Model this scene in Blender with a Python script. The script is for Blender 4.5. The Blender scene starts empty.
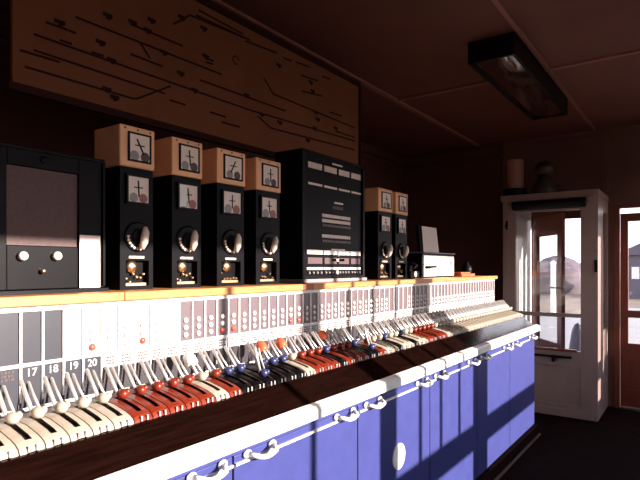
import bpy, bmesh, math, random
from mathutils import Vector, Matrix
random.seed(7)
S = bpy.context.scene
COL = S.collection
PI = math.pi

# ------------------------------------------------------------------ camera maths (640x480 photograph)
FPX, HOR = 530.0, 267.0
CA, SA = 0.813, 0.582
CAM_Z = 1.5
def ray(u, v):
    t = (u-320)/FPX
    return (CA+SA*t, SA-CA*t, (HOR-v)/FPX)
def onY(u, v, Y):
    r = ray(u, v); k = Y/r[1]
    return (r[0]*k, Y, CAM_Z+r[2]*k)
def XY(u, Y):
    return onY(u, 200, Y)[0]

# ------------------------------------------------------------------ materials
MATS = {}
def mat(name, col, rough=0.5, metal=0.0, spec=0.5, noise=0.0, nscale=20.0, bump=0.0, stretch=(1, 1, 1), coat=0.0, col2=None):
    if name in MATS: return MATS[name]
    m = bpy.data.materials.new(name); m.use_nodes = True
    nt = m.node_tree; b = nt.nodes['Principled BSDF']
    b.inputs['Base Color'].default_value = (*col, 1)
    b.inputs['Roughness'].default_value = rough
    b.inputs['Metallic'].default_value = metal
    b.inputs['Specular IOR Level'].default_value = spec
    if coat: 
        b.inputs['Coat Weight'].default_value = coat
        b.inputs['Coat Roughness'].default_value = 0.08
    if noise or bump:
        tc = nt.nodes.new('ShaderNodeTexCoord'); mp = nt.nodes.new('ShaderNodeMapping')
        mp.inputs['Scale'].default_value = stretch
        nz = nt.nodes.new('ShaderNodeTexNoise'); nz.inputs['Scale'].default_value = nscale
        nz.inputs['Detail'].default_value = 4
        nt.links.new(tc.outputs['Object'], mp.inputs['Vector'])
        nt.links.new(mp.outputs['Vector'], nz.inputs['Vector'])
        if noise:
            rp = nt.nodes.new('ShaderNodeValToRGB')
            c2 = col2 or tuple(c*(1-noise) for c in col)
            rp.color_ramp.elements[0].color = (*c2, 1); rp.color_ramp.elements[0].position = 0.35
            rp.color_ramp.elements[1].color = (*col, 1); rp.color_ramp.elements[1].position = 0.65
            nt.links.new(nz.outputs['Fac'], rp.inputs['Fac'])
            nt.links.new(rp.outputs['Color'], b.inputs['Base Color'])
        if bump:
            bp = nt.nodes.new('ShaderNodeBump'); bp.inputs['Strength'].default_value = bump
            bp.inputs['Distance'].default_value = 0.004
            nt.links.new(nz.outputs['Fac'], bp.inputs['Height'])
            nt.links.new(bp.outputs['Normal'], b.inputs['Normal'])
    MATS[name] = m
    return m
def glass_mat():
    m = bpy.data.materials.new('window_glass'); m.use_nodes = True
    nt = m.node_tree; nt.nodes.clear()
    o = nt.nodes.new('ShaderNodeOutputMaterial'); mx = nt.nodes.new('ShaderNodeMixShader')
    tr = nt.nodes.new('ShaderNodeBsdfTransparent'); gl = nt.nodes.new('ShaderNodeBsdfGlossy')
    tr.inputs['Color'].default_value = (0.97, 0.97, 0.97, 1)
    gl.inputs['Roughness'].default_value = 0.02
    mx.inputs['Fac'].default_value = 0.05
    nt.links.new(tr.outputs[0], mx.inputs[1]); nt.links.new(gl.outputs[0], mx.inputs[2])
    nt.links.new(mx.outputs[0], o.inputs['Surface'])
    return m
M = {}
M['ceiling'] = mat('ceiling_paint', (0.15, 0.046, 0.033), 0.7, noise=0.12, nscale=3)
M['wall_dark'] = mat('brown_wall_paint', (0.095, 0.030, 0.020), 0.75, noise=0.15, nscale=4)
M['wall_cream'] = mat('cream_wall_paint', (0.15, 0.062, 0.045), 0.7, noise=0.12, nscale=4)
M['wall_front'] = mat('front_wall_paint', (0.22, 0.11, 0.08), 0.7, noise=0.1, nscale=4)
M['floor'] = mat('dark_lino', (0.014, 0.0055, 0.0045), 0.9, spec=0.03, noise=0.35, nscale=9)
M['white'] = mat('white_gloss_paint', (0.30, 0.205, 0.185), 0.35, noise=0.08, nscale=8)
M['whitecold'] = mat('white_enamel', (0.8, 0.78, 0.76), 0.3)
M['darkwin'] = mat('dark_window_paint', (0.10, 0.07, 0.06), 0.5)
M['blue'] = mat('blue_gloss_paint', (0.047, 0.053, 0.205), 0.38, noise=0.12, nscale=14)
M['desk'] = mat('dark_polished_wood', (0.010, 0.0030, 0.0022), 0.14, spec=0.38, noise=0.5, nscale=6, stretch=(1.2, 14, 14), coat=0.08)
M['shelf'] = mat('varnished_pine', (0.62, 0.25, 0.085), 0.4, noise=0.3, nscale=7, stretch=(1, 12, 12))
M['alu'] = mat('pale_enamel_metal', (0.62, 0.58, 0.58), 0.38, metal=0.0, noise=0.06, nscale=25)
M['steel'] = mat('bright_steel', (0.60, 0.56, 0.55), 0.34, metal=0.55)
M['winglass'] = mat('smoked_indicator_glass', (0.14, 0.10, 0.115), 0.33, spec=0.7, noise=0.12, nscale=15)
M['winpale'] = mat('pale_indicator_face', (0.55, 0.48, 0.49), 0.36, spec=0.7, noise=0.1, nscale=15)  # pale tone stands in for sun glare on the glass
M['platedark'] = mat('slate_number_plate', (0.022, 0.021, 0.033), 0.4, spec=0.5)  # dark tone carries the shade on the near plates and windows
M['mark'] = mat('dark_engraving', (0.09, 0.05, 0.055), 0.6)
M['lamp'] = mat('white_lamp_lens', (0.82, 0.76, 0.74), 0.25)
M['redlamp'] = mat('red_lamp_lens', (0.62, 0.08, 0.06), 0.25)
M['black'] = mat('black_japanned_metal', (0.005, 0.004, 0.006), 0.4, spec=0.12)
M['blacksat'] = mat('black_satin_face', (0.0036, 0.0026, 0.0042), 0.42, spec=0.10, noise=0.2, nscale=20)
M['cream'] = mat('cream_wood', (0.92, 0.47, 0.25), 0.5, noise=0.12, nscale=9)
M['dialface'] = mat('dial_face_card', (0.80, 0.65, 0.58), 0.35)
M['grey'] = mat('grey_metal', (0.28, 0.25, 0.25), 0.4)
M['brass'] = mat('brass', (0.85, 0.60, 0.36), 0.3, metal=1.0)
M['ivory'] = mat('ivory_handle', (0.82, 0.68, 0.57), 0.3)
M['red'] = mat('red_lever_paint', (0.20, 0.021, 0.008), 0.33, noise=0.15, nscale=30)
M['orange'] = mat('orange_cap', (0.66, 0.115, 0.045), 0.4)
M['lwhite'] = mat('white_lever_paint', (0.46, 0.385, 0.31), 0.35, noise=0.1, nscale=30)
M['lblack'] = mat('black_lever_paint', (0.004, 0.003, 0.0035), 0.33, spec=0.14)
M['lblue'] = mat('blue_lever_paint', (0.035, 0.04, 0.13), 0.3)
M['slot'] = mat('slot_dark', (0.02, 0.012, 0.012), 0.6)
M['screen'] = mat('brown_speaker_cloth', (0.09, 0.036, 0.033), 0.55, noise=0.25, nscale=120, bump=0.2)
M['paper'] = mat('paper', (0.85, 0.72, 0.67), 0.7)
M['board'] = mat('diagram_paper', (0.185, 0.066, 0.031), 0.8, spec=0.15, noise=0.14, nscale=5)
M['ink'] = mat('diagram_ink', (0.032, 0.012, 0.010), 0.85, spec=0.05)
M['brownwood'] = mat('red_brown_varnish', (0.20, 0.045, 0.022), 0.35, noise=0.3, nscale=7, stretch=(10, 10, 1))
M['glass'] = glass_mat()
M['fixture'] = mat('dark_fixture_metal', (0.006, 0.003, 0.003), 0.5, spec=0.1)
M['diffuser'] = mat('smoky_diffuser', (0.05, 0.022, 0.017), 0.06, spec=0.8)
M['ground'] = mat('dry_grass_ground', (0.21, 0.145, 0.105), 0.9, noise=0.4, nscale=0.25)
M['hill'] = mat('bare_hedge', (0.13, 0.095, 0.115), 0.9, noise=0.4, nscale=0.6)
M['shed'] = mat('grey_shed_wall', (0.12, 0.105, 0.135), 0.8, noise=0.1, nscale=1)
M['plant'] = mat('dark_foliage', (0.03, 0.02, 0.016), 0.6)
M['kerb'] = mat('worn_kerb', (0.16, 0.10, 0.09), 0.4)  # lighter tone for the lit line at the plinth foot

# ------------------------------------------------------------------ mesh helpers
class MB:
    def __init__(s): s.bm = bmesh.new()
    def box(s, x0, x1, y0, y1, z0, z1):
        v = [s.bm.verts.new(p) for p in ((x0,y0,z0),(x1,y0,z0),(x1,y1,z0),(x0,y1,z0),(x0,y0,z1),(x1,y0,z1),(x1,y1,z1),(x0,y1,z1))]
        for f in ((3,2,1,0),(4,5,6,7),(0,1,5,4),(1,2,6,5),(2,3,7,6),(3,0,4,7)):
            s.bm.faces.new([v[i] for i in f])
        return s
    def obox(s, p0, p1, w, h, up=(0,0,1)):
        """bar from p0 to p1, w wide, h along up"""
        p0, p1 = Vector(p0), Vector(p1); d = (p1-p0).normalized(); up = Vector(up)
        sd = d.cross(up).normalized()*w/2; u2 = sd.cross(d).normalized()*h/2
        v = []
        for p in (p0, p1):
            for a, b in ((-1,-1),(1,-1),(1,1),(-1,1)):
                v.append(s.bm.verts.new(p+sd*a+u2*b))
        for f in ((3,2,1,0),(4,5,6,7),(0,1,5,4),(1,2,6,5),(2,3,7,6),(3,0,4,7)):
            s.bm.faces.new([v[i] for i in f])
        return s
    def tube(s, pts, r, n=10, caps=True):
        pts = [Vector(p) for p in pts]; rs = r if isinstance(r, (list, tuple)) else [r]*len(pts)
        rings = []; ref = None
        for i, p in enumerate(pts):
            d = (pts[min(i+1, len(pts)-1)]-pts[max(i-1, 0)]).normalized()
            if ref is None:
                ref = Vector((0,0,1)) if abs(d.z) < .9 else Vector((1,0,0))
            a = (ref - d*ref.dot(d)).normalized(); b = d.cross(a); ref = a
            rings.append([s.bm.verts.new(p+(a*math.cos(2*PI*k/n)+b*math.sin(2*PI*k/n))*rs[i]) for k in range(n)])
        for i in range(len(rings)-1):
            for k in range(n):
                s.bm.faces.new((rings[i][k], rings[i][(k+1)%n], rings[i+1][(k+1)%n], rings[i+1][k]))
        if caps:
            s.bm.faces.new(rings[0][::-1]); s.bm.faces.new(rings[-1])
        return s
    def lathe(s, c, prof, axis='z', n=24):
        """prof: list of (radius, height along axis)"""
        ax = {'x': (Vector((1,0,0)), Vector((0,1,0)), Vector((0,0,1))), 'y': (Vector((0,-1,0)), Vector((1,0,0)), Vector((0,0,1))), 'z': (Vector((0,0,1)), Vector((1,0,0)), Vector((0,1,0)))}[axis]
        c = Vector(c); rings = []
        for r, h in prof:
            rings.append([s.bm.verts.new(c+ax[0]*h+(ax[1]*math.cos(2*PI*k/n)+ax[2]*math.sin(2*PI*k/n))*max(r, 1e-4)) for k in range(n)])
        for i in range(len(rings)-1):
            for k in range(n):
                s.bm.faces.new((rings[i][k], rings[i][(k+1)%n], rings[i+1][(k+1)%n], rings[i+1][k]))
        s.bm.faces.new(rings[0][::-1]); s.bm.faces.new(rings[-1])
        return s
    def ball(s, c, rx, ry, rz, sub=2):
        m = Matrix.Translation(Vector(c)) @ Matrix.Diagonal((rx, ry, rz, 1))
        bmesh.ops.create_icosphere(s.bm, subdivisions=sub, radius=1, matrix=m); return s
    def prism(s, poly, x0, x1):
        """poly in (y, z), extruded along x"""
        a = [s.bm.verts.new((x0, y, z)) for y, z in poly]; b = [s.bm.verts.new((x1, y, z)) for y, z in poly]
        n = len(poly)
        for i in range(n):
            s.bm.faces.new((a[i], a[(i+1)%n], b[(i+1)%n], b[i]))
        s.bm.faces.new(a[::-1]); s.bm.faces.new(b); return s
    def mesh(s, name, m, bevel=0.0, smooth=False, seg=2):
        bm = s.bm
        bmesh.ops.recalc_face_normals(bm, faces=bm.faces)
        if bevel:
            es = [e for e in bm.edges if len(e.link_faces) == 2 and e.calc_face_angle(0) > 0.6]
            bmesh.ops.bevel(bm, geom=es, offset=bevel, segments=seg, affect='EDGES', profile=0.5, clamp_overlap=True)
        me = bpy.data.meshes.new(name); bm.to_mesh(me); bm.free()
        if smooth:
            for p in me.polygons: p.use_smooth = True
        me.materials.append(m); return me
    def build(s, name, m, parent=None, bevel=0.0, smooth=False, seg=2):
        return link(name, s.mesh(name, m, bevel, smooth, seg), parent)
PARENTS = []          # (child, parent): everything is modelled in world space and parented at the end
def link(name, me, parent=None):
    o = bpy.data.objects.new(name, me); COL.objects.link(o)
    if parent is not None: PARENTS.append((o, parent))
    return o
def thing(name, label, cat, loc=(0,0,0), group=None):
    o = bpy.data.objects.new(name, None); COL.objects.link(o)
    o.location = loc; o.empty_display_size = 0.05
    return tag(o, label, cat, group)
def tag(o, label, cat, group=None):
    o['label'] = label; o['category'] = cat
    if group: o['group'] = group
    return o
def struct(name, mb, m, parent=None, bevel=0.0, kind=True):
    o = mb.build(name, m, parent, bevel)
    if parent is None and kind: o['kind'] = 'structure'
    return o
def text_mesh(txt, size, m, name='lettering'):
    cu = bpy.data.curves.new(name, 'FONT'); cu.body = txt; cu.size = size; cu.align_x = 'CENTER'; cu.align_y = 'CENTER'; cu.extrude = 0.0006
    ob = bpy.data.objects.new('tmp_text', cu); COL.objects.link(ob)
    dg = bpy.context.evaluated_depsgraph_get()
    me = bpy.data.meshes.new_from_object(ob.evaluated_get(dg))
    bpy.data.objects.remove(ob); bpy.data.curves.remove(cu)
    me.transform(Matrix.Rotation(PI/2, 4, 'X'))
    me.materials.clear(); me.materials.append(m); me.name = name
    return me

# ------------------------------------------------------------------ the room
XL, XR, YF, YB, ZC = -1.3, 6.45, -1.6, 3.27, 3.0
struct('floor', MB().box(XL-.1, XR+.15, YF-.15, YB+.1, -.1, 0), M['floor'])
struct('ceiling', MB().box(XL-.1, XR+.15, YF-.15, YB+.1, ZC, ZC+.1), M['ceiling'])
struct('wall_left', MB().box(XL-.1, XL, YF, YB, 0, ZC), M['wall_dark'])
struct('wall_back', MB().box(XL, XR, YB, YB+.1, 0, ZC), M['wall_dark'])
# front wall with the row of windows (behind the camera)
SILL, HEAD = 0.78, 2.41
fw = MB().box(XL, XR+.1, YF-.1, YF, 0, SILL).box(XL, XR+.1, YF-.1, YF, HEAD, ZC)
posts = [(XL, -1.15), (-.12, 0.0), (2.73, 2.88), (3.97, 4.24), (6.425, XR+.1)]
for a, b in posts: fw.box(a, b, YF-.1, YF, SILL, HEAD)
struct('wall_front', fw, M['wall_front'])
bars = {1: [], 2: [2.205], 3: [3.16, 3.435, 3.72], 4: []}
TR0, TR1 = 1.0, 1.165
for i in range(4):
    x0, x1 = posts[i][1], posts[i+1][0]
    f = MB().box(x0, x1, YF-.08, YF-.03, TR0, TR1)
    for bx in bars[i+1]:
        f.box(bx-.017, bx+.017, YF-.07, YF-.04, TR1, HEAD)
    w = struct('window_%d' % (i+1), f, M['white'])
    pane = MB().box(x0, x1, YF-.058, YF-.052, TR1, HEAD).box(x0, x1, YF-.058, YF-.052, SILL, TR0)
    pane.build('pane', M['glass'], w)
# end wall: lobby doorway, brown glazed door, added window, rest solid
ew = MB()
ew.box(XR, XR+.1, YF-.1, -1.5, 0, ZC).box(XR, XR+.1, -.23, -.17, 0, ZC).box(XR, XR+.1, -1.5, -.23, 0, .85).box(XR, XR+.1, -1.5, -.23, 2.3, ZC)
w5 = struct('window_5', MB().box(XR+.03, XR+.07, -.9, -.86, .85, 2.3), M['white'])  # unseen window added so sun reaches into the lobby
MB().box(XR+.048, XR+.052, -1.5, -.9, .85, 2.3).box(XR+.048, XR+.052, -.86, -.23, .85, 2.3).build('pane', M['glass'], w5)
ew.box(XR, XR+.1, -.17, .74, 2.16, ZC)
ew.box(XR, XR+.1, .74, .88, 0, ZC)
ew.box(XR, XR+.1, .88, 1.60, 2.08, ZC)
ew.box(XR, XR+.1, 1.60, 1.915, 0, ZC)
struct('wall_right', ew, M['wall_cream'])
struct('wall_end', MB().box(XR, XR+.1, 1.915, YB, 0, ZC), M['wall_dark'])
# cornice and battens
struct('trim_1', MB().box(XL, XR, YB-.06, YB, 2.87, 2.95).box(XL, XR, YB-.03, YB, 2.80, 2.82), M['wall_dark'], bevel=.008)
struct('trim_2', MB().box(XR-.06, XR, 1.915, YB-.06, 2.87, 2.95).box(XR-.03, XR, 1.915, YB-.06, 2.80, 2.82), M['wall_dark'], bevel=.008)
struct('trim_3', MB().box(XL, XR, 2.19, 2.235, ZC-.018, ZC), mat('pale_batten_paint', (.27, .105, .078), .6))
struct('trim_4', MB().box(XL, XR, .915, .945, ZC-.014, ZC), MATS['pale_batten_paint'])
struct('trim_5', MB().box(4.25, 4.285, YF, .915, ZC-.014, ZC).box(4.25, 4.285, .945, 2.19, ZC-.014, ZC), MATS['pale_batten_paint'])
struct('trim_6', MB().box(1.55, 1.585, YF, .915, ZC-.014, ZC).box(1.55, 1.585, .945, 2.19, ZC-.014, ZC), MATS['pale_batten_paint'])
struct('trim_7', MB().box(XR-.02, XR, .82, 1.9, 2.90, 2.93).box(XR-.015, XR, YF, 1.9, ZC-.03, ZC-.005), M['wall_cream'])
struct('trim_8', MB().box(XR-.02, XR, .80, .86, 2.28, 2.9), M['wall_cream'])

# ------------------------------------------------------------------ draught lobby with white half-glazed front
LX, LY0, LY1, LZ = 5.76, .80, 1.713, 2.20
lob = MB()
lob.box(LX, 6.1, LY0, LY0+.035, 0, LZ).box(6.1, XR, LY0, LY0+.035, 0, .85).box(6.1, XR, LY0, LY0+.035, 2.06, LZ).box(6.43, XR, LY0, LY0+.035, .85, 2.06)   # near side
lob.box(LX+.05, XR, 1.60, 1.65, 0, LZ)                   # far side, inside face catches the sun
lob.box(LX, LX+.05, 1.65, LY1, 0, LZ)
lob.box(LX-.014, XR, LY0-.006, LY1+.02, LZ, LZ+.06)    # roof board
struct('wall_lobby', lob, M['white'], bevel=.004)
struct('trim_9', MB().box(LX+.055, XR-.005, 1.590, 1.5985, .02, LZ-.005), M['whitecold'])  # lining added, whiter than the lobby paint, so the inner wall looks sunlit
d1 = bpy.data.objects.new('door_1', None); COL.objects.link(d1); d1['kind'] = 'structure'
fr = MB()
fr.box(LX, LX+.045, LY0+.035, .955, 0, LZ)               # right stile
fr.box(LX, LX+.045, 1.58, 1.65, 0, LZ)                   # left stile
fr.box(LX, LX+.045, .955, 1.58, 2.07, LZ)                # head
fr.box(LX, LX+.045, .955, 1.58, .995, 1.035)             # glazing bar
fr.box(LX, LX+.045, .955, 1.58, .50, .66)                # lock rail
fr.box(LX, LX+.045, .955, 1.58, 0, .12)                  # bottom rail
fr.build('door_frame', M['white'], d1, bevel=.004)
MB().box(LX+.018, LX+.035, .955, 1.58, .12, .50).build('lower_panel', M['white'], d1)
MB().box(LX-.02, LX, LY0, LY1, 0.0, .075).build('kick_board', M['white'], d1, bevel=.004)
MB().box(LX+.02, LX+.026, .955, 1.58, 1.035, 2.07).box(LX+.02, LX+.026, .955, 1.58, .66, .995).build('pane', M['glass'], d1)
MB().box(LX-.035, LX, .985, 1.40, .655, .68).build('sill_board', M['brownwood'], d1, bevel=.004)
h = MB().tube([(LX-.045, 1.03, .60), (LX-.045, 1.42, .60)], .012)
h.box(LX-.05, LX, 1.19, 1.215, .545, .61); h.box(LX-.05, LX, 1.04, 1.06, .59, .61); h.box(LX-.05, LX, 1.39, 1.41, .59, .61)
h.build('pull_bar', M['black'], d1)
MB().box(LX-.02, LX, LY0+.002, LY0+.03, 1.45, 1.57).lathe((LX-.02, LY0+.016, 1.51), [(.01, 0), (.016, .01), (.016, .035), (.006, .04)], 'x', 12).build('latch', M['black'], d1)
MB().box(6.1, 6.43, LY0+.015, LY0+.02, .85, 2.06).build('side_pane', M['glass'], d1)  # side glazing added to let sun onto the inner lobby wall
bl = tag(MB().tube([(LX-.045, .90, 2.14), (LX-.045, 1.60, 2.14)], .045, 16).box(LX-.03, LX-.004, .91, 1.59, 2.09, 2.12).build('roller_blind', M['black'], smooth=False), 'dark roller blind rolled up across the head of the white lobby door', 'blind')
hk = tag(MB().box(LX-.008, LX, 1.66, 1.68, 1.90, 1.99).tube([(LX-.006, 1.67, 1.93), (LX-.04, 1.67, 1.925), (LX-.05, 1.67, 1.95)], .008).build('coat_hook', M['black']), 'small dark hook on the white lobby post beside the blind', 'hook')

# red-brown outer door standing ajar inside the lobby
hinge, free = Vector((6.41, 1.545, 0)), Vector((5.895, 1.14, 0))
d2 = bpy.data.objects.new('door_2', None); COL.objects.link(d2); d2['kind'] = 'structure'
dv = (free-hinge); L = dv.length; dn = dv.normalized()
def leaf(mb, a, b, z0, z1, th=.04):
    p = hinge+dn*a; q = hinge+dn*b
    mb.obox((p.x, p.y, (z0+z1)/2), (q.x, q.y, (z0+z1)/2), th, z1-z0)
lf = MB()
leaf(lf, 0, .09, .02, 2.055); leaf(lf, L-.09, L, .02, 2.055); leaf(lf, .09, L-.09, 1.84, 2.055); leaf(lf, .09, L-.09, .56, .70)
leaf(lf, .09, L-.09, .02, .18)
lf.build('door_leaf_frame', M['brownwood'], d2)
pn = MB(); leaf(pn, .09, L-.09, .18, .56, .02); pn.build('lower_panel', M['brownwood'], d2)
pn = MB(); leaf(pn, .09, L-.09, .70, 1.84, .005); pn.build('pane', M['glass'], d2)
hp = hinge+dn*(L-.04); nrm = Vector((-dn.y, dn.x, 0)); nrm = nrm if nrm.x < 0 else -nrm
a = Vector((hp.x, hp.y, 1.284))+nrm*.02; b = a+nrm*.05; c = b-dn*.13
MB().tube([a, b, c], .009).build('door_handle', M['black'], d2)
MB().box(XR+.02, XR+.07, 1.56, 1.60, 0, 2.08).box(XR+.02, XR+.07, .88, .92, 0, 2.08).box(XR+.02, XR+.07, .92, 1.56, 2.045, 2.08).build('door_jamb', M['brownwood'], d2)

# brown glazed door at the right
d3 = bpy.data.objects.new('door_3', None); COL.objects.link(d3); d3['kind'] = 'structure'
f3 = MB(); X0, X1 = XR+.02, XR+.065
f3.box(X0-.04, X1, .69, .738, 0, 2.155).box(X0-.04, X1, -.168, -.12, 0, 2.155).box(X0-.04, X1, -.12, .69, 2.125, 2.155)
f3.build('door_jamb', M['brownwood'], d3)
f3 = MB()
f3.box(X0, X1, .615, .685, .02, 2.07).box(X0, X1, -.115, -.04, .02, 2.07).box(X0, X1, -.04, .615, 1.985, 2.07)
f3.box(X0, X1, -.04, .615, .965, 1.04).box(X0, X1, -.04, .615, .50, .69).box(X0, X1, -.04, .615, .02, .2)
f3.build('door_leaf_frame', M['brownwood'], d3)
MB().box(X0+.01, X1-.01, -.04, .615, .2, .5).build('lower_panel', M['brownwood'], d3)
MB().box(X0+.02, X0+.025, -.04, .615, 1.04, 1.985).box(X0+.02, X0+.025, -.04, .615, .69, .965).build('pane', M['glass'], d3)

# things standing on the lobby roof
rz = LZ+.06
o = thing('storage_drum', 'pale round drum standing in a dark tray on the lobby roof', 'container', (5.93, 1.63, rz))
MB().lathe((5.93, 1.63, rz), [(.10, 0), (.125, .004), (.125, .085), (.115, .085), (.11, .02)]).build('tray', M['black'], o, smooth=False)
MB().lathe((5.93, 1.63, rz+.021), [(.078, 0), (.086, .005), (.086, .37), (.078, .382), (.0, .384)]).build('drum', mat('pale_drum', (.34, .18, .135), .6), o, smooth=False)
o = thing('hand_lamp', 'small dark bell shaped lamp beside the pale drum on the lobby roof', 'lamp', (5.90, 1.33, rz))
MB().lathe((5.90, 1.33, rz), [(.12, 0), (.13, .01), (.125, .06), (.10, .11), (.065, .16), (.06, .20)]).build('base', M['plant'], o, smooth=True)
MB().lathe((5.90, 1.33, rz+.201), [(.05, 0), (.085, .03), (.092, .075), (.075, .12), (.035, .15), (.01, .155)]).build('globe', M['plant'], o, smooth=True)
MB().tube([(5.90, 1.23, rz+.07), (5.90, 1.175, rz+.09), (5.90, 1.17, rz+.035), (5.90, 1.21, rz+.018)], .01).build('handle', M['plant'], o)

# ------------------------------------------------------------------ ceiling light
o = thing('ceiling_light', 'long dark fluorescent light fitting with smoky cover on the ceiling', 'light', (4.3, 1.1, ZC))
b = MB(); x0, x1, y0, y1, z0, z1 = 3.46, 5.13, .955, 1.26, 2.855, 2.999
b.box(x0, x1, y0, y0+.018, z0, z1).box(x0, x1, y1-.018, y1, z0, z1).box(x0, x0+.018, y0+.018, y1-.018, z0, z1).box(x1-.018, x1, y0+.018, y1-.018, z0, z1).box(x0+.018, x1-.018, y0+.018, y1-.018, z1-.03, z1)
b.build('housing', M['fixture'], o)
b = MB()
prof = [(y0+.02, z0+.02)] + [(y0+.02+(y1-y0-.04)*k/8, z0+.02-.012*math.sin(PI*k/8)) for k in range(1, 8)] + [(y1-.02, z0+.02), (y1-.02, z0+.03), (y0+.02, z0+.03)]
b.prism(prof, x0+.02, x1-.02); b.build('diffuser', M['diffuser'], o)

# ------------------------------------------------------------------ desk cabinet in front of the frame
XE = 4.955
YC = 1.20
cab = thing('desk_cabinet', 'long blue desk cabinet with dark polished sloping top and white front edge', 'cabinet', (2.5, 1.5, 0))
MB().box(-.2, XE, YC+.025, 1.56, .098, .90).build('carcass', M['blue'], cab)
MB().box(XE+.001, XE+.03, YC+.004, 1.56, .098, .915).build('end_panel', M['blue'], cab, bevel=.003)
MB().box(-.2, XE+.03, YC-.03, 1.56, 0, .095).build('plinth', M['floor'], cab, bevel=.006)
MB().box(-.2, XE+.05, YC-.047, YC-.031, 0, .012).build('edge_strip', M['kerb'], cab)  # pale strip, the lit plinth edge put into colour
# sloping polished top
MB().prism([(1.215, .935), (1.56, .935), (1.56, 1.0475), (1.335, 1.0475), (1.322, 1.044), (1.215, .968)], -.2, XE+.09).build('desk_top', M['desk'], cab)
MB().prism([(1.174, .925), (1.2145, .925), (1.2145, .973), (1.208, .978), (1.184, .972), (1.174, .960)], -.2, XE+.11).build('front_edge', M['whitecold'], cab)
MB().prism([(1.20, .902), (1.2145, .902), (1.2145, .924), (1.20, .924)], -.2, XE+.03).build('fascia_rail', M['blue'], cab)

# lift-off cover panels, each with two white handles
gaps = [-.30+.0, .452, 1.205, 1.958, 2.712, 3.466, 4.219, XE]
names = ['nearest', 'second nearest', 'third', 'fourth', 'fifth', 'sixth', 'farthest']
plabels = [None,
  'nearest blue cover panel in view, mostly cut off below the desk edge',
  'blue cover panel second from the near end below the desk',
  'blue cover panel marked with a white round disc',
  'blue cover panel next beyond the one with the white disc',
  'blue cover panel second from the far end of the desk cabinet',
  'blue cover panel at the far end nearest the white door']
def handle_mesh():
    m = MB()
    pts = []
    Lh = .155
    for k in range(13):
        a = k/12; x = -Lh/2+.018+(Lh-.036)*a
        s_ = math.sin(PI*a)
        pts.append((x, -.012-.030*min(1, s_*2.2), -.016*s_))
    m.tube(pts, .0085, 10)
    for sx in (-1, 1):
        m.ball((sx*(Lh/2-.016), -.006, .0), .020, .008, .014)
    return m.mesh('handle', M['whitecold'], smooth=True)
HM = handle_mesh()
for i in range(1, 7):
    x0, x1 = gaps[i]+.004, gaps[i+1]-.004
    p = thing('cover_panel', plabels[i], 'panel', ((x0+x1)/2, YC, .098), 'lift off blue cover panels along the desk')
    m = MB(); m.box(x0, x1, YC, YC+.022, .10, .90)
    m.build('board', M['blue'], p, bevel=.003)
    MB().box(x0+.002, x1-.002, YC-.008, YC-.0005, .868, .8765).build('bead', M['whitecold'], p)  # white strip painted as the lit highlight along the panel top
    for hx in (x0+.115, x1-.11):
        ho = link('handle', HM, p); ho.location = (hx, YC-.001, .893); ho['label'] = 'white curved handle'
    if i == 3:
        MB().lathe((2.335, YC-.0005, .573), [(.063, 0), (.063, .006), (.055, .009), (.0, .009)], 'y', 32).build('disc', M['whitecold'], p)['label'] = 'white round disc'

# ------------------------------------------------------------------ lever frame: indicator panel, shelf, quadrants
K0, K1, PITCH, X17 = 14, 84, .064, .775
YP = 1.60
def LXk(k): return X17+(k-17)*PITCH
PXE = 5.125
lfm = thing('signal_console', 'long lever frame with pale indicator panel, coloured quadrant plates and wooden shelf', 'lever frame', (2.5, 1.65, 0))
MB().box(-.2, PXE, YP+.014, 1.95, 0, 1.384).build('body', M['alu'], lfm)
# shelf in lengths
sx = [-.2, 1.07, 2.062, 2.145, 3.2, 4.1, PXE+.004]
for a, b in zip(sx[:-1], sx[1:]):
    sh = MB().box(a+.001, b-.001, 1.575, 1.98, 1.386, 1.416).build('shelf', M['shelf'] if b-a > .2 else mat('reddish_wood', (.36, .085, .035), .4), lfm, bevel=.003)
    if b-a < .2: sh['label'] = 'short reddish piece of the shelf'
# frame bars round the windows
bars_ = MB()
for k in range(K0, K1+2):
    x = LXk(k)-PITCH/2
    bars_.box(x-.0035, x+.0035, YP-.004, YP+.013, 1.105, 1.3835)
xa, xb = LXk(K0)-PITCH/2-.004, LXk(K1)+PITCH/2+.004
bars_.box(xa, xb, YP-.005, YP+.0135, 1.3695, 1.3845)
bars_.box(xa, xb, YP-.005, YP+.0135, 1.209, 1.2185)
bars_.build('glazing_bars', M['whitecold'], lfm)

color = {}
for k in range(14, 20): color[k] = 'white'
for k in range(20, 25): color[k] = 'red'
color[25] = 'white'; color[26] = 'red'
for k in range(27, 33): color[k] = 'black'
color[33] = 'white'
for k in (34, 35, 36): color[k] = 'red'
color[37] = 'black'
for k in (38, 39, 40): color[k] = 'red'
color[41] = color[42] = 'black'; color[43] = 'red'
color[44] = color[45] = 'white'; color[46] = 'black'; color[47] = color[48] = 'white'; color[49] = 'black'; color[50] = color[51] = 'white'
for k in range(52, 57): color[k] = 'red'
for k in range(57, 85): color[k] = 'white'
CM = {'white': M['lwhite'], 'red': M['red'], 'black': M['lblack']}
COLLAR = {'white': M['lwhite'], 'red': M['red'], 'black': M['lblue']}

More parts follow.
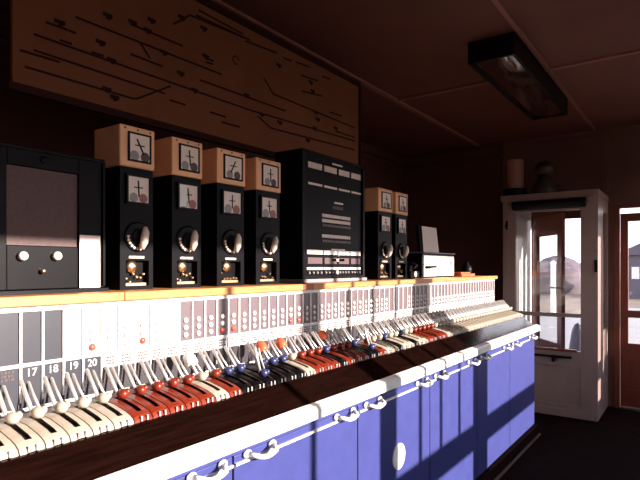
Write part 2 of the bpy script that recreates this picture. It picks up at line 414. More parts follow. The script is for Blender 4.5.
# window, plate, lamp, quadrant meshes at x = 0
WW = PITCH/2-.0045
def window_mesh(m): return MB().box(-WW, WW, YP+.002, YP+.0135, 1.219, 1.369).mesh('indicator_window', m)
WMS = {'dark': window_mesh(M['winglass']), 'pale': window_mesh(M['winpale']), 'slate': window_mesh(M['platedark'])}
def plate_mesh(m): return MB().box(-WW, WW, YP+.001, YP+.0135, 1.088, 1.2085).mesh('number_plate', m)
PMS = {'dark': plate_mesh(M['platedark']), 'pale': plate_mesh(M['alu'])}
LAMP = MB().lathe((0, YP+.0018, 0), [(.0105, 0), (.0105, .004), (.008, .0075), (.002, .009)], 'y', 14).mesh('indicator_lamp', M['lamp'], smooth=True)
RLAMP = MB().lathe((0, YP+.0018, 0), [(.0115, 0), (.0115, .004), (.008, .0075), (.002, .009)], 'y', 14).mesh('indicator_lamp', M['redlamp'], smooth=True)
def marks_mesh(seed):
    r = random.Random(seed); m = MB()
    for row in range(3):
        z = 1.199-row*.0105; x = -.02
        while x < .016:
            w = r.uniform(.003, .009)
            m.box(x, x+w, YP-.0005, YP+.0008, z-.003, z+.003); x += w+r.uniform(.002, .005)
    return m.mesh('engraving', M['mark'])
MARKS = [marks_mesh(i) for i in range(5)]
prof = [(1.575, 1.085), (1.52, 1.094), (1.47, 1.097), (1.43, 1.094), (1.395, 1.0865), (1.37, 1.081), (1.35, 1.074), (1.336, 1.066), (1.330, 1.057), (1.329, 1.048)]
def quadrant_mesh(m):
    b = bmesh.new(); w = PITCH/2-.0018; s = .0085
    def crown(x): return -.006*(x/w)**2
    xs = [-w, -.022, -s, s, .022, w]
    V = [[b.verts.new((x, y, z+crown(x))) for x in xs] for y, z in prof]
    for i in range(len(prof)-1):
        for j in range(5):
            if j == 2 and 2 <= i <= 5: continue
            b.faces.new((V[i][j], V[i][j+1], V[i+1][j+1], V[i+1][j]))
    # side skirts
    for j in (0, 5):
        low = [b.verts.new((xs[j], y, 1.048)) for y, z in prof]
        for i in range(len(prof)-1):
            if True:
                b.faces.new((V[i][j], V[i+1][j], low[i+1], low[i]))
    me = bpy.data.meshes.new('quadrant')
    bmesh.ops.recalc_face_normals(b, faces=b.faces); b.to_mesh(me); b.free()
    for p in me.polygons: p.use_smooth = False
    me.materials.append(m); return me
QM = {c: quadrant_mesh(CM[c]) for c in CM}
SLOT = MB().prism([(1.48, 1.080), (1.43, 1.082), (1.395, 1.076), (1.36, 1.066), (1.345, 1.056), (1.345, 1.05), (1.48, 1.05)], -.012, .012).mesh('slot', M['slot'])
# pairs of little stops on the nose of every quadrant
STOP = MB().box(-.013, -.007, 1.3235, 1.3285, 1.0485, 1.064).box(.007, .013, 1.3235, 1.3285, 1.0485, 1.064).mesh('stop_lugs', M['steel'], bevel=.001)

MB().box(LXk(21)-PITCH/2+.004, LXk(K1)+PITCH/2, YP-.0012, YP+.0005, 1.086, 1.166).build('base_strip', mat('slate_grey_strip', (.05, .042, .05), .4, spec=.4), lfm)
lamps_far = MB(); n_l = 0
for k in range(K0, K1+1):
    x = LXk(k)
    kind = 'dark'
    if k in (19, 20, 21, 22, 23, 24, 25): kind = 'pale'  # sun glare on these windows is painted as a pale face
    if k in (16, 17, 18): kind = 'slate'  # shade over these windows is put into their colour
    w = link('indicator_window', WMS[kind], lfm); w.location.x += x
    if kind == 'pale': w['label'] = 'pale indicator window'
    p = link('number_plate', PMS['dark' if k <= 20 else 'pale'], lfm); p.location.x += x  # the near plates have shade put into their colour
    if k <= 20: p['label'] = 'slate dark number plate'
    if 17 <= k <= 20:
        t = link('number', text_mesh(str(k), .033, M['lamp'], 'number'), p); t.location = (x, YP-.0002, 1.189)
    else:
        mk = link('engraving', MARKS[k % 5], p); mk.location.x += x
    rl = random.Random(k*3)
    zs = [1.24, 1.268, 1.296] if k >= 20 else []
    if k > 60: zs = zs[:2]
    if k in (52, 53, 54, 55, 17, 18): zs = []
    for q, z in enumerate(zs):
        if k > 50: lamps_far.lathe((x, YP+.0018, z), [(.0105, 0), (.0105, .004), (.002, .009)], 'y', 10); continue
        red = (q == 0 and (k in (20, 23, 29, 30, 36, 37)))
        l = link('indicator_lamp', RLAMP if red else LAMP, w); l.location = (x, 0, z)
        if red: l['label'] = 'red indicator lamp'
    qd = link('quadrant', QM[color[k]], lfm); qd.location.x += x
    qd['label'] = '%s painted quadrant plate' % color[k]
    sl = link('slot', SLOT, qd); sl.location.x += x
    st = link('stop_lugs', STOP, qd); st.location.x += x
lf_ = lamps_far.build('indicator_lamp', M['lamp'], lfm); lf_['kind'] = 'stuff'

# ------------------------------------------------------------------ the levers themselves
def collar_mesh(m):
    b = MB()
    b.ball((.004, -.004, .012), .017, .019, .017)
    b.tube([(0, .0, -.004), (0, .004, .012)], [.0062, .012], 10)
    b.ball((.015, -.012, .018), .009, .010, .011)
    return b.mesh('collar', m, smooth=True)
CO = {c: collar_mesh(COLLAR[c]) for c in COLLAR}
ROD = MB().tube([(-.007, .005, .014), (-.007, .043, .058), (-.007, .066, .088), (-.007, .069, .092)], [.0055, .0065, .0065, .003], 10).mesh('handle', M['steel'], smooth=True)
CATCH = MB().tube([(.010, .000, .020), (.010, .038, .058), (.009, .058, .084), (.009, .060, .087)], [.004, .004, .0045, .002], 8).mesh('catch_rod', M['steel'], smooth=True)
runs = []; k = K0
while k <= K1:
    j = k
    while j+1 <= K1 and color[j+1] == color[k]: j += 1
    runs.append((k, j)); k = j+1
ords = 'first second third fourth fifth sixth seventh eighth ninth tenth eleventh twelfth thirteenth fourteenth fifteenth sixteenth seventeenth eighteenth nineteenth twentieth twenty-first twenty-second twenty-third twenty-fourth twenty-fifth twenty-sixth twenty-seventh twenty-eighth twenty-ninth'.split()
runname = {14: 'the white group at the near end', 20: 'the nearest red group', 25: None, 26: None, 27: 'the dark group after the first reds', 33: None,
           34: 'the red group beyond the lone white quadrant', 37: None, 38: 'the red trio past the single dark lever', 41: 'the dark pair half way along', 43: None,
           44: 'the white pair after the lone orange-red lever', 46: None, 47: 'the second white pair half way along', 49: None, 50: 'the white pair just before the last reds', 52: 'the last red group', 57: 'the long white run at the far end'}
single = {25: 'lone white lever standing between the nearest reds', 26: 'lone red lever between a white lever and the dark group', 33: 'white lever just beyond the dark group, capped orange',
          37: 'single dark lever between two groups of red ones', 43: 'lone red lever between a dark pair and a white pair', 46: 'single dark lever between the two white pairs', 49: 'single dark lever just after the second white pair'}
PULLED = {29, 42}
adj = {'white': 'white', 'red': 'red', 'black': 'blue-black'}
for a, b in runs:
    for k in range(a, b+1):
        c = color[k]
        if a == b: lab = single[a]
        elif 17 <= k <= 19: lab = 'white lever below the number plate %s, near end of the frame' % {17: 'seventeen', 18: 'eighteen', 19: 'nineteen'}[k]
        elif k == 29: lab = 'dark lever pulled forward in the nearer dark group'
        elif k == 42: lab = 'dark lever pulled forward half way along the frame'
        else: lab = '%s %s lever from the near end in %s' % (ords[k-a], adj[c], runname[a])
        loc = [LXk(k), 1.445, 1.0985]
        t = bpy.data.objects.new('lever', None); COL.objects.link(t); t.empty_display_size = .02
        if k in PULLED: loc = [LXk(k), 1.385, 1.080]; t.rotation_euler.x = .38
        t.location = loc
        tag(t, lab, 'lever', 'levers of the frame')
        for nm, me in (('collar', CO[c]), ('handle', ROD), ('catch_rod', CATCH)):
            ch = bpy.data.objects.new(nm, me); COL.objects.link(ch); ch.parent = t
        if k in PULLED: pass
# reminder caps slipped over lever handles
CAP = MB().lathe((0, 0, 0), [(.020, 0), (.023, .004), (.023, .028), (.018, .043), (.008, .049)], 'z', 20).mesh('lever_cap', M['orange'], smooth=True)
CAPW = CAP.copy(); CAPW.materials.clear(); CAPW.materials.append(M['whitecold'])
for k, me, lab in ((31, CAP, 'orange cap over a dark lever, nearest of the orange caps'), (33, CAP, 'orange cap over the white lever beyond the dark group'),
                   (38, CAP, 'orange cap farthest along the frame, on a red lever'), (25, CAPW, 'white cap over the lone white lever among the nearest reds')):
    o = bpy.data.objects.new('lever_reminder', me); COL.objects.link(o); o.location = (LXk(k), 1.486, 1.146); o.rotation_euler.x = -.68
    tag(o, lab, 'cap', 'reminder caps on levers' if me is CAP else None)

# ------------------------------------------------------------------ block instruments
ZS = 1.4165
YI = 1.70
def block_instrument(ul, ur, label, needle, lower_needle, knob_ang, split=False):
    x0, x1 = XY(ul, YI), XY(ur, YI); w = x1-x0; xc = (x0+x1)/2
    t = thing('block_instrument', label, 'instrument', (xc, YI+.06, ZS), 'block instruments on the shelf')
    dep = .14
    zb, zt = 1.866, 2.018
    # lower case with the recess at its foot
    m = MB()
    rx0, rx1, rz0, rz1 = x0+w*.17, x1-w*.13, ZS+.014, ZS+.108
    m.box(x0, x1, YI+.03, YI+dep, ZS, zb)
    m.box(x0, rx0, YI, YI+.03, ZS, zb).box(rx1, x1, YI, YI+.03, ZS, zb).box(rx0, rx1, YI, YI+.03, rz1, zb).box(rx0, rx1, YI, YI+.03, ZS, rz0)
    m.build('case', M['blacksat'], t)
    bb = MB(); rc = (rx0+rx1)/2
    bb.lathe((rc-.012, YI+.028, rz1-.022), [(.024, 0), (.026, .004), (.022, .014), (.006, .02)], 'y', 18)
    bb.build('bell_push', M['brass'], t, smooth=True)
    gg = MB()
    rr = random.Random(int(ul))
    for q in range(6):
        gg.lathe((rx0+.012+q*(rx1-rx0-.024)/5, YI+.029, rz0+rr.uniform(.008, .045)), [(.0055, 0), (.006, .012), (.003, .016)], 'y', 10)
    gg.box(rx0+.004, rx1-.004, YI+.012, YI+.028, rz0, rz0+.010)
    gg.build('terminals', M['brass'], t)
    lp = MB().box(xc-.035, xc+.03, YI-.002, YI, ZS+.116, ZS+.124).build('label_strip', M['ivory'], t)
    # rotary commutator
    kz = 1.612
    MB().lathe((xc+.002, YI, kz), [(.056, 0), (.056, .005), (.050, .008), (.030, .009), (.028, .016), (.006, .018)], 'y', 32).build('dial_plate', M['black'], t)
    kp = MB()
    c = Vector((xc+.006, YI-.018, kz)); dvec = Vector((math.sin(knob_ang), 0, math.cos(knob_ang)))
    pts = [c-dvec*.045+Vector((0, -.012, 0)), c-dvec*.02+Vector((0, -.02, 0)), c+dvec*.015+Vector((0, -.022, 0)), c+dvec*.035+Vector((0, -.016, 0))]
    kp.tube(pts, [.010, .015, .014, .008], 14)
    kp.build('commutator_handle', M['ivory'], t, smooth=True)
    rg = MB()
    for q in range(7):
        a0 = PI*1.0+q*PI*.09
        p = Vector((xc+.002+.045*math.cos(a0), YI-.0095, kz+.045*math.sin(a0)))
        rg.ball(p, .0065, .003, .0065, 1)
    rg.build('dial_marks', M['dialface'], t)
    # dials
    def dial(z0, z1, dx0, dx1, ang, fm, paint):
        MB().box(dx0, dx1, YI-.010, YI-.0005, z0, z0+.008).box(dx0, dx1, YI-.010, YI-.0005, z1-.008, z1).box(dx0, dx0+.008, YI-.010, YI-.0005, z0+.008, z1-.008).box(dx1-.008, dx1, YI-.010, YI-.0005, z0+.008, z1-.008).build('dial_bezel', paint, t)
        f = MB().box(dx0+.008, dx1-.008, YI-.004, YI-.0005, z0+.008, z1-.008).build('dial_face', fm, t)
        dc = ((dx0+dx1)/2, (z0+z1)/2); hw = (dx1-dx0)/2-.012
        n = MB(); pv = Vector((dc[0], YI-.0052, dc[1]+.008)); dd = Vector((math.sin(ang), 0, -math.cos(ang)))
        n.obox(pv-dd*.026, pv+dd*.034, .005, .002, (0, 1, 0)); n.obox(pv-Vector((.018, 0, 0)), pv+Vector((.018, 0, 0)), .004, .002, (0, 1, 0))
        n.build('needle', M['black'], f)
        MB().lathe((dc[0]-hw*.5, YI-.0042, dc[1]-.03), [(hw*.42, 0), (hw*.42, .001)], 'y', 16).build('left_sector', M['grey'], f)
        MB().lathe((dc[0]+hw*.5, YI-.0042, dc[1]-.03), [(hw*.42, 0), (hw*.42, .001)], 'y', 16).build('right_sector', mat('dull_red_sector', (.32, .09, .08), .4), f)
        if split:
            pass
    dial(1.732, 1.842, x0+w*.15, x1-w*.10, lower_needle, M['dialface'], M['black'])
    if split:
        MB().box(x0+w*.2, x0+w*.45, YI-.0075, YI-.0043, 1.745, 1.83).build('flag', M['whitecold'], t)
    # cream head box
    m = MB().box(x0-.004, x1+.004, YI-.006, YI+dep+.02, zb+.001, zt)
    m.build('head_box', M['cream'], t, bevel=.005)
    yy = YI-.006
    dx0, dx1, z0, z1 = x0+w*.19, x1-w*.11, zb+.022, zt-.022
    hb = MB().box(dx0, dx1, yy-.006, yy-.0005, z0, z0+.007).box(dx0, dx1, yy-.006, yy-.0005, z1-.007, z1).box(dx0, dx0+.007, yy-.006, yy-.0005, z0+.007, z1-.007).box(dx1-.007, dx1, yy-.006, yy-.0005, z0+.007, z1-.007).build('head_bezel', M['black'], t)
    f = MB().box(dx0+.007, dx1-.007, yy-.0035, yy-.0005, z0+.007, z1-.007).build('head_dial', M['dialface'], t)
    dc = Vector(((dx0+dx1)/2, yy-.0045, (z0+z1)/2+.008)); dd = Vector((math.sin(needle), 0, -math.cos(needle)))
    MB().obox(dc-dd*.026, dc+dd*.036, .006, .0015, (0, 1, 0)).obox(dc-Vector((.02, 0, 0)), dc+Vector((.02, 0, 0)), .004, .0015, (0, 1, 0)).build('needle', M['black'], f)
    for sgn, mm in ((-1, M['grey']), (1, M['mark'])):
        MB().lathe((dc.x+sgn*.023, yy-.0036, dc.z-.04), [(.019, 0), (.019, .001)], 'y', 16).build('sector', mm, f)
    sc = MB()
    for q in (.12, .5, .88): sc.lathe((x0+w*q, yy-.0003, zt-.011), [(.004, 0), (.003, .002)], 'y', 8)
    sc.build('screws', M['mark'], t)
    return t
block_instrument(120, 153, 'cream topped block instrument nearest the dark speaker cabinet', .5, 0.05, .15)
block_instrument(172, 201, 'cream topped block instrument with a white flag in its lower dial, second from near end', .1, .1, .12, True)
block_instrument(217, 244, 'cream topped block instrument third from the near end, needle swung over', -.5, 0.0, .1)
block_instrument(256, 279.5, 'cream topped block instrument standing next to the tall black indicator case', 0.0, .1, .3)
block_instrument(378, 391.5, 'cream topped block instrument just beyond the tall black case', 0.2, .1, .35)
block_instrument(395.5, 407, 'farthest cream topped block instrument, beside the telephone box', 0.2, .1, .35)

# ------------------------------------------------------------------ dark speaker cabinet at the left
YA = 1.68
cx0, cx1 = .645, XY(105, YA)
t = thing('speaker_cabinet', 'wide dark cabinet with brown cloth front and two white knobs', 'cabinet', ((cx0+cx1)/2, YA+.1, ZS))
zt = 1.872
MB().box(cx0, cx1, YA+.022, YA+.26, ZS+.012, zt).build('case', M['black'], t, bevel=.004)
MB().box(cx0-.01, cx1+.006, YA-.012, YA+.27, ZS, ZS+.0115).build('base_board', M['black'], t)
sxa, sxb = XY(7, YA), XY(79, YA)
sz0, sz1 = 1.567, 1.808
m = MB()
m.box(sxb, cx1, YA, YA+.0215, ZS+.013, zt).box(cx0, sxa, YA, YA+.0215, ZS+.013, zt).box(sxa, sxb, YA, YA+.0215, sz1, zt).box(sxa, sxb, YA+.004, YA+.0215, ZS+.013, sz0)
m.build('front_frame', M['blacksat'], t, bevel=.003)
MB().box(cx1-.012, cx1-.004, YA-.008, YA-.0005, ZS+.02, zt-.01).box(cx0+.004, cx1-.014, YA-.008, YA-.0005, zt-.014, zt-.006).build('edge_moulding', M['blacksat'], t)
MB().box(sxa, sxb, YA+.010, YA+.021, sz0, sz1).build('cloth_front', M['screen'], t)
for u, v in ((22, 256), (56, 256)):
    p = onY(u, v, YA)
    MB().lathe(p, [(.014, -.003), (.014, .012), (.011, .017), (.003, .019)], 'y', 18).build('knob', M['ivory'], t, smooth=True)
p = onY(42, 271, YA); MB().lathe(p, [(.008, -.003), (.008, .012), (.004, .016)], 'y', 14).build('switch', M['brass'], t, smooth=True)
p = onY(44, 160, YA); MB().lathe(p, [(.012, 0), (.012, .006), (.004, .009)], 'y', 14).build('badge', M['black'], t)
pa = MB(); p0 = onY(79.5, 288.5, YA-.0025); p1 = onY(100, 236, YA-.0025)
pa.box(p0[0], p1[0], YA-.0035, YA-.0008, ZS+.014, p1[2])  # thin white slab standing in for a patch of sun on the cabinet
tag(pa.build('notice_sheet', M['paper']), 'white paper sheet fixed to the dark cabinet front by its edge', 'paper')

# ------------------------------------------------------------------ tall black indicator case
YB_ = 1.69
bx0, bx1, bz = XY(302.5, YB_), XY(365, YB_), 2.125
t = thing('indicator_case', 'tall black glazed indicator case with rows of white label strips', 'cabinet', ((bx0+bx1)/2, YB_+.1, ZS))
MB().box(bx0, bx1, YB_+.02, YB_+.19, ZS+.02, bz).build('case', M['black'], t, bevel=.004)
m = MB(); fwid = .022
m.box(bx0, bx0+fwid, YB_, YB_+.0195, ZS+.02, bz).box(bx1-fwid, bx1, YB_, YB_+.0195, ZS+.02, bz).box(bx0+fwid, bx1-fwid, YB_, YB_+.0195, bz-.02, bz).box(bx0+fwid, bx1-fwid, YB_, YB_+.0195, ZS+.02, ZS+.036)
m.build('front_frame', M['black'], t, bevel=.003)
MB().box(bx0-.006, bx1+.006, YB_-.012, YB_+.2, ZS, ZS+.019).build('base_rail', M['grey'], t, bevel=.004)
MB().box(bx0+fwid, bx1-fwid, YB_+.012, YB_+.0195, ZS+.036, bz-.02).build('face', M['blacksat'], t)
W = bx1-bx0
def zf(v, u=335): return onY(u, v, YB_+.01)[2]
def strip(fa, fb, z, h_, m_, nm='label_strip'):
    return MB().box(bx0+W*fa, bx0+W*fb, YB_+.008, YB_+.0115, z-h_/2, z+h_/2).build(nm, m_, t)
cols4 = [(.10, .30), (.335, .53), (.565, .745), (.775, .945)]
def R(f): return bx0+W*f
for fa, fb in cols4:
    m = MB(); zz = bz-.075
    for q in range(9):
        m.box(R(fa+(fb-fa)*q/9), R(fa+(fb-fa)*(q+.7)/9), YB_+.008, YB_+.0115, zz-.016, zz+.016)
    m.build('label_strip', M['dialface'], t)
    strip(fa, fb, bz-.175, .011, M['dialface'])
strip(.46, .62, bz-.037, .008, M['dialface'])
strip(.49, .63, bz-.257, .010, M['dialface'])
strip(.46, .63, bz-.285, .018, M['mark'])
for zz in (bz-.338, bz-.366, bz-.452):
    m = MB()
    for q in range(12):
        m.box(R(.30+.46*q/12), R(.30+.46*(q+.82)/12), YB_+.008, YB_+.0115, zz-.009, zz+.009)
    m.build('label_strip', M['paper'], t)
for zz in (bz-.392, bz-.48):
    m = MB()
    for q in range(12):
        m.lathe((R(.32+.46*q/12), YB_+.0118, zz), [(.008, 0), (.008, .005), (.004, .007)], 'y', 10)
    m.build('button_row', M['grey'], t)
strip(.44, .66, bz-.527, .012, M['paper']); strip(.45, .65, bz-.585, .014, M['paper'])
m = MB().lathe((R(.55), YB_+.0118, bz-.556), [(.008, 0), (.008, .008), (.004, .01)], 'y', 12).build('knob', M['grey'], t)
for fa, fb in ((.08, .31), (.325, .535), (.55, .74), (.755, .935)):
    strip(fa, fb, ZS+.165, .024, M['whitecold'])
    strip(fa+.01, fb-.01, ZS+.118, .034, M['mark'], 'counter_window')
    strip(fa, fb, ZS+.075, .013, M['whitecold'])
    m = MB()
    for q in range(4):
        m.lathe((R(fa+(fb-fa)*(q+.5)/4), YB_+.0118, ZS+.052), [(.007, 0), (.007, .008), (.003, .012)], 'y', 10)
    m.build('key_row', M['grey'], t)
MB().lathe((R(.52), YB_+.0118, ZS+.053), [(.012, 0), (.012, .012), (.004, .018)], 'y', 14).build('key', M['ivory'], t)

# ------------------------------------------------------------------ telephone box and things at the far end of the shelf
x0, x1 = XY(424, 1.70), XY(455, 1.70)
t = thing('telephone_box', 'wide box with pale front panel standing past the last block instrument', 'telephone', ((x0+x1)/2, 1.78, ZS))
MB().box(x0, x1, 1.715, 1.86, ZS, 1.607).build('case', M['black'], t, bevel=.003)
MB().box(x0+.012, x0+.48, 1.705, 1.7145, ZS+.012, 1.59).build('front_panel', M['whitecold'], t)
MB().box(x0+.49, x1-.012, 1.705, 1.7145, ZS+.012, 1.59).build('side_panel', M['alu'], t)
MB().lathe((x1-.07, 1.7045, 1.54), [(.026, 0), (.026, .006), (.01, .01)], 'y', 18).build('dial', M['grey'], t)
MB().tube([(x0+.03, 1.70, 1.50), (x0+.05, 1.675, 1.50), (x0+.16, 1.672, 1.502)], .009).build('key_lever', M['black'], t)
MB().box(x0-.004, x1+.004, 1.70, 1.865, 1.6072, 1.615).build('lid', M['grey'], t)
hs = MB(); hx = x0-.10
hs.box(x0-.19, x0-.03, 1.72, 1.83, ZS, ZS+.055)
t2 = thing('telephone', 'black telephone handset and base tucked between instrument and box', 'telephone', (x0-.11, 1.775, ZS))
hs.build('base', M['black'], t2, bevel=.012)
MB().tube([(x0-.11, 1.715, ZS+.085), (x0-.11, 1.74, ZS+.105), (x0-.11, 1.81, ZS+.105), (x0-.11, 1.835, ZS+.085)], [.022, .013, .013, .022], 12).box(x0-.13, x0-.09, 1.755, 1.795, ZS+.0555, ZS+.095).build('handset', M['black'], t2, smooth=False)
MB().lathe((x0-.11, 1.7195, ZS+.03), [(.02, 0), (.02, .004), (.006, .006)], 'y', 16).build('dial', M['ivory'], t2)
# upright card holder on the box
t = thing('card_holder', 'leaning pale sheet in a dark upright holder on top of the box', 'card', (x0+.3, 1.76, 1.6155))
lean = .05
b_ = MB(); za, zb2 = 1.6155, 1.835
v = [(x0+.11, 1.78, za), (x0+.475, 1.78, za), (x0+.53, 1.83, zb2), (x0+.17, 1.83, zb2)]
def slab(mb, q, th):
    f = [mb.bm.verts.new(p) for p in q]; g = [mb.bm.verts.new((p[0], p[1]+th, p[2])) for p in q]
    mb.bm.faces.new(f); mb.bm.faces.new(g[::-1])
    for i in range(4): mb.bm.faces.new((f[i], g[i], g[(i+1) % 4], f[(i+1) % 4]))
slab(b_, v, .02); b_.build('back', M['black'], t)
b_ = MB(); q = [(x0+.165, 1.7785, za+.006), (x0+.47, 1.7785, za+.006), (x0+.524, 1.8265, zb2-.004), (x0+.235, 1.8265, zb2-.004)]
slab(b_, q, .0008); b_.build('sheet', M['paper'], t)
tag(MB().box(4.42, 4.74, 1.66, 1.82, ZS, ZS+.024).box(4.45, 4.68, 1.68, 1.80, ZS+.0241, ZS+.038).build('log_book', M['orange'], bevel=.004), 'orange-brown book lying on the shelf beyond the box', 'book')
tag(MB().lathe((5.02, 1.84, ZS), [(.045, 0), (.05, .004), (.052, .06), (.045, .09), (.022, .11), (.022, .135), (.0, .137)]).build('bottle', M['black'], smooth=True), 'small dark bottle shape at the far end of the shelf', 'bottle')

# ------------------------------------------------------------------ track diagram
YD = 2.05
dx0, dx1 = XY(12.5, YD), XY(358.5, YD)
zt, zb_ = 2.832, onY(12.5, 81.5, YD)[2]
t = thing('track_diagram', 'long brown track diagram board hung above the instruments', 'diagram', ((dx0+dx1)/2, YD, zb_))
MB().box(dx0, dx1, YD, YD+.02, zb_, zt).build('board', M['board'], t)
MB().box(dx0-.015, dx1+.012, YD-.012, YD+.025, zt+.0005, zt+.035).box(dx1+.0005, dx1+.012, YD-.012, YD+.025, zb_, zt).box(dx0-.015, dx1+.012, YD-.006, YD+.025, zb_-.03, zb_-.0005).build('frame', M['ink'], t)
for hx in (dx0+.2, dx1-.2):
    MB().tube([(hx, YD+.012, zt+.0355), (hx, YD+.012, ZC-.0005)], .0018, 6).build('hanger', M['ceiling'], t)
lines = [(46,22,76,33),(76,17,222,74.5),(34,34,130,68),(130,68,250,110),(34,50,165,93.5),(25,66.5,133,98.5),(137.5,98.5,171,86),(131,24,183,46),(131,54,163,66.5),(190,15,243,37),
 (174,24,190,15),(199,10,243,34),(200.5,80,286,111),(250,110,355,141),(274,94,355,128),(264,78,274,95),(258,116,271,128),(271,128,355,150),(336,131,355,137.5),(246,41,277,53),
 (205,58,214,61),(206,62,213,64),(296,62,310,67),(284,58,292,61),(330,112,342,116),(322,76,330,79),(92,52,104,56),(60,40,72,44),(170,100,186,105),(222,122,240,127),(210,112,226,117),(301,75,318,81),(302,91,322,96),(196,15,250,40),(133,98.5,137.5,98.5),(20,50,60,62),(140,42,150,58)]
m = MB()
def pt(u, v): p = onY(u, v, YD-.003); return Vector((p[0], YD-.0016, p[2]))
for l in lines:
    a, b = pt(l[0], l[1]), pt(l[2], l[3])
    a.z = min(a.z, zt-.005); b.z = min(b.z, zt-.005)
    m.obox(a, b, .0022, .009, (0, 0, 1)) if abs((b-a).z) < abs((b-a).x)*4 else m.obox(a, b, .009, .0022, (0, 1, 0))
m.build('track_lines', M['ink'], t)
m = MB()
for u, v in [(108,15),(101,42),(107,89),(115,97),(148,30),(164,52),(181,73),(204,28),(279,65),(311,82),(318,119),(313,91),(247,95),(280,122),(133,22),(152,20),(182,17),(60,22),(112,60),(195,90),(262,114),(315,128),(316,112),(336,128),(308,140),(206,56)]:
    a = pt(u, v); m = MB(); m.box(a.x-.022, a.x+.022, YD-.0028, YD-.0005, a.z-.008, a.z+.008).box(a.x-.006, a.x+.012, YD-.0028, YD-.0005, a.z-.016, a.z-.004); m.build('signal_mark', M['ink'], t)
a = pt(236, 60)
m = MB()
for q in range(10):
    a0, a1 = q*.55, q*.55+.5
    m.obox(a+Vector((.022*math.cos(a0), 0, .022*math.sin(a0))), a+Vector((.022*math.cos(a1), 0, .022*math.sin(a1))), .002, .006, (0, 0, 1)) if abs(math.cos((a0+a1)/2)) < .7 else m.obox(a+Vector((.022*math.cos(a0), 0, .022*math.sin(a0))), a+Vector((.022*math.cos(a1), 0, .022*math.sin(a1))), .006, .002, (0, 1, 0))
m.build('symbol', M['ink'], t)

# ------------------------------------------------------------------ outside
struct('ground_outside', MB().box(-60, 140, -90, 90, -1.0, -.9), M['ground'])
def at(u, d, z): r = ray(u, HOR); return (r[0]*d, r[1]*d, z)
def mound(u, d, rx, ry, h_, name, label):
    c = at(u, d, -.9); m = MB(); n = 20; rings = 7
    rr = random.Random(int(u*7)); bm = m.bm
    prev = None
    for i in range(rings+1):
        a = i/rings*PI/2; ring = []
        for k in range(n):
            w = 2*PI*k/n; j = 1+rr.uniform(-.10, .10)
            ring.append(bm.verts.new((c[0]+rx*math.cos(a)*math.cos(w)*j, c[1]+ry*math.cos(a)*math.sin(w)*j, c[2]+h_*math.sin(a)*(1+rr.uniform(-.04, .04)))))
        if prev:
            for k in range(n): bm.faces.new((prev[k], prev[(k+1) % n], ring[(k+1) % n], ring[k]))
        prev = ring
    bm.faces.new(prev)
    return tag(m.build(name, M['hill'] if name != 'shrub' else M['plant'], smooth=True), label, 'hedge' if name != 'shrub' else 'shrub')
mound(559, 50, 4, 2.9, 3.4, 'hedge_mound', 'rounded grey-mauve thicket seen through the ajar lobby door')
mound(592, 64, 4, 4, 3.0, 'hedge_mound', 'lower grey thicket behind the white lobby door post')
mound(530, 78, 5, 5, 3.0, 'hedge_mound', 'low grey thicket at the near side of the doorway view')
mound(578, 9, .22, .2, 1.42, 'shrub', 'small dark shrub outside the lower pane beside the ajar door')
t = thing('shed', 'grey gabled shed outside the brown glazed door', 'shed', at(634, 40, -.9))
c = at(634, 40, -.9)
MB().box(c[0], c[0]+5, c[1]-2.5, c[1]+1.2, -.9, 2.4).build('walls', M['shed'], t)
m = MB(); e = [(c[1]-2.7, 2.4), (c[1]+1.4, 2.4), (c[1]-.65, 3.4)]
m.prism(e, c[0]-.2, c[0]+5.2); m.build('roof', M['shed'], t)
MB().box(c[0]-.04, c[0]-.005, c[1]-.35, c[1]+.15, .6, 1.5).build('window', M['whitecold'], t)
t = thing('white_post', 'bright white post standing outside beyond the ajar door', 'post', at(553, 16, -.9))
p = at(553, 16, 0); MB().box(p[0]-.06, p[0]+.06, p[1]-.06, p[1]+.06, -.9, 1.6).build('shaft', M['whitecold'], t)
MB().lathe((p[0], p[1], 1.601), [(.085, 0), (.1, .02), (.03, .09)], 'z', 4).build('post_cap', M['whitecold'], t)
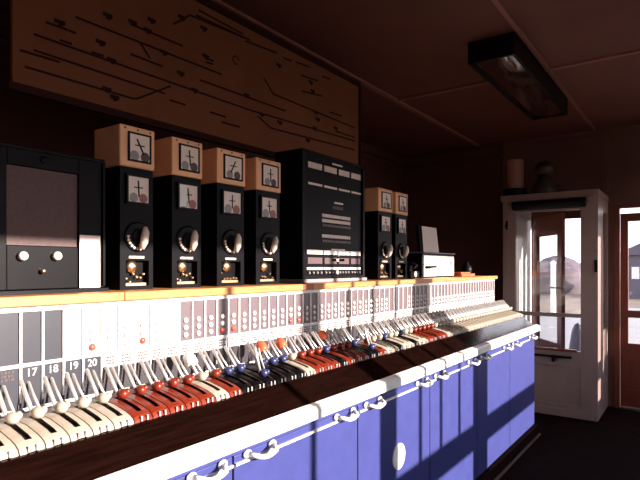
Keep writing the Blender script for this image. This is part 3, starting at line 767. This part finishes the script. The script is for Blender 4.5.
for u, d, lab in ((551, 11, 'low white board fence outside the lower pane of the ajar door'), (628, 13, 'low white fence panel outside the brown glazed door')):
    p = at(u, d, 0); t = thing('fence_panel', lab, 'fence', (p[0], p[1], -.9))
    for q in range(5):
        MB().box(p[0], p[0]+.03, p[1]-.75, p[1]+.75, -.7+.24*q, -.47+.24*q).build('board', M['whitecold'], t)
    for yy in (-.75, .72):
        MB().box(p[0]+.031, p[0]+.09, p[1]+yy, p[1]+yy+.05, -.9, .55).build('post', M['whitecold'], t)

# ------------------------------------------------------------------ light
w = bpy.data.worlds.new('World'); S.world = w; w.use_nodes = True
nt = w.node_tree; bg = nt.nodes['Background']
tc = nt.nodes.new('ShaderNodeTexCoord'); sp = nt.nodes.new('ShaderNodeSeparateXYZ'); rp = nt.nodes.new('ShaderNodeValToRGB')
rp.color_ramp.elements[0].position = 0.0; rp.color_ramp.elements[0].color = (1.0, .93, .90, 1)
rp.color_ramp.elements[1].position = 0.6; rp.color_ramp.elements[1].color = (.62, .72, .95, 1)
nt.links.new(tc.outputs['Generated'], sp.inputs[0]); nt.links.new(sp.outputs['Z'], rp.inputs['Fac'])
nt.links.new(rp.outputs['Color'], bg.inputs['Color']); bg.inputs['Strength'].default_value = 3.0
sun = bpy.data.lights.new('sun', 'SUN'); sun.energy = 17.0; sun.angle = math.radians(.6); sun.color = (1.0, .90, .80)
so = bpy.data.objects.new('sun', sun); COL.objects.link(so)
sd = Vector((.2, -1.0, .24*1.02))
so.rotation_euler = sd.to_track_quat('Z', 'Y').to_euler(); so.location = (3, -8, 6)

# ------------------------------------------------------------------ camera
cam = bpy.data.cameras.new('camera'); co = bpy.data.objects.new('camera', cam); COL.objects.link(co)
co.location = (0, 0, CAM_Z); co.rotation_euler = (PI/2, 0, math.atan2(SA, CA)-PI/2)
cam.sensor_width = 36; cam.lens = 36*FPX/640; cam.shift_y = (HOR-240)/640; cam.clip_start = .05; cam.clip_end = 500
S.camera = co
bpy.context.view_layer.update()
for ch, pa in PARENTS:
    ch.parent = pa; ch.matrix_parent_inverse = pa.matrix_world.inverted()
S.view_settings.view_transform = 'Standard'; S.view_settings.look = 'None'; S.view_settings.gamma = 1; S.view_settings.exposure = 0.0
S.view_settings.use_curve_mapping = False
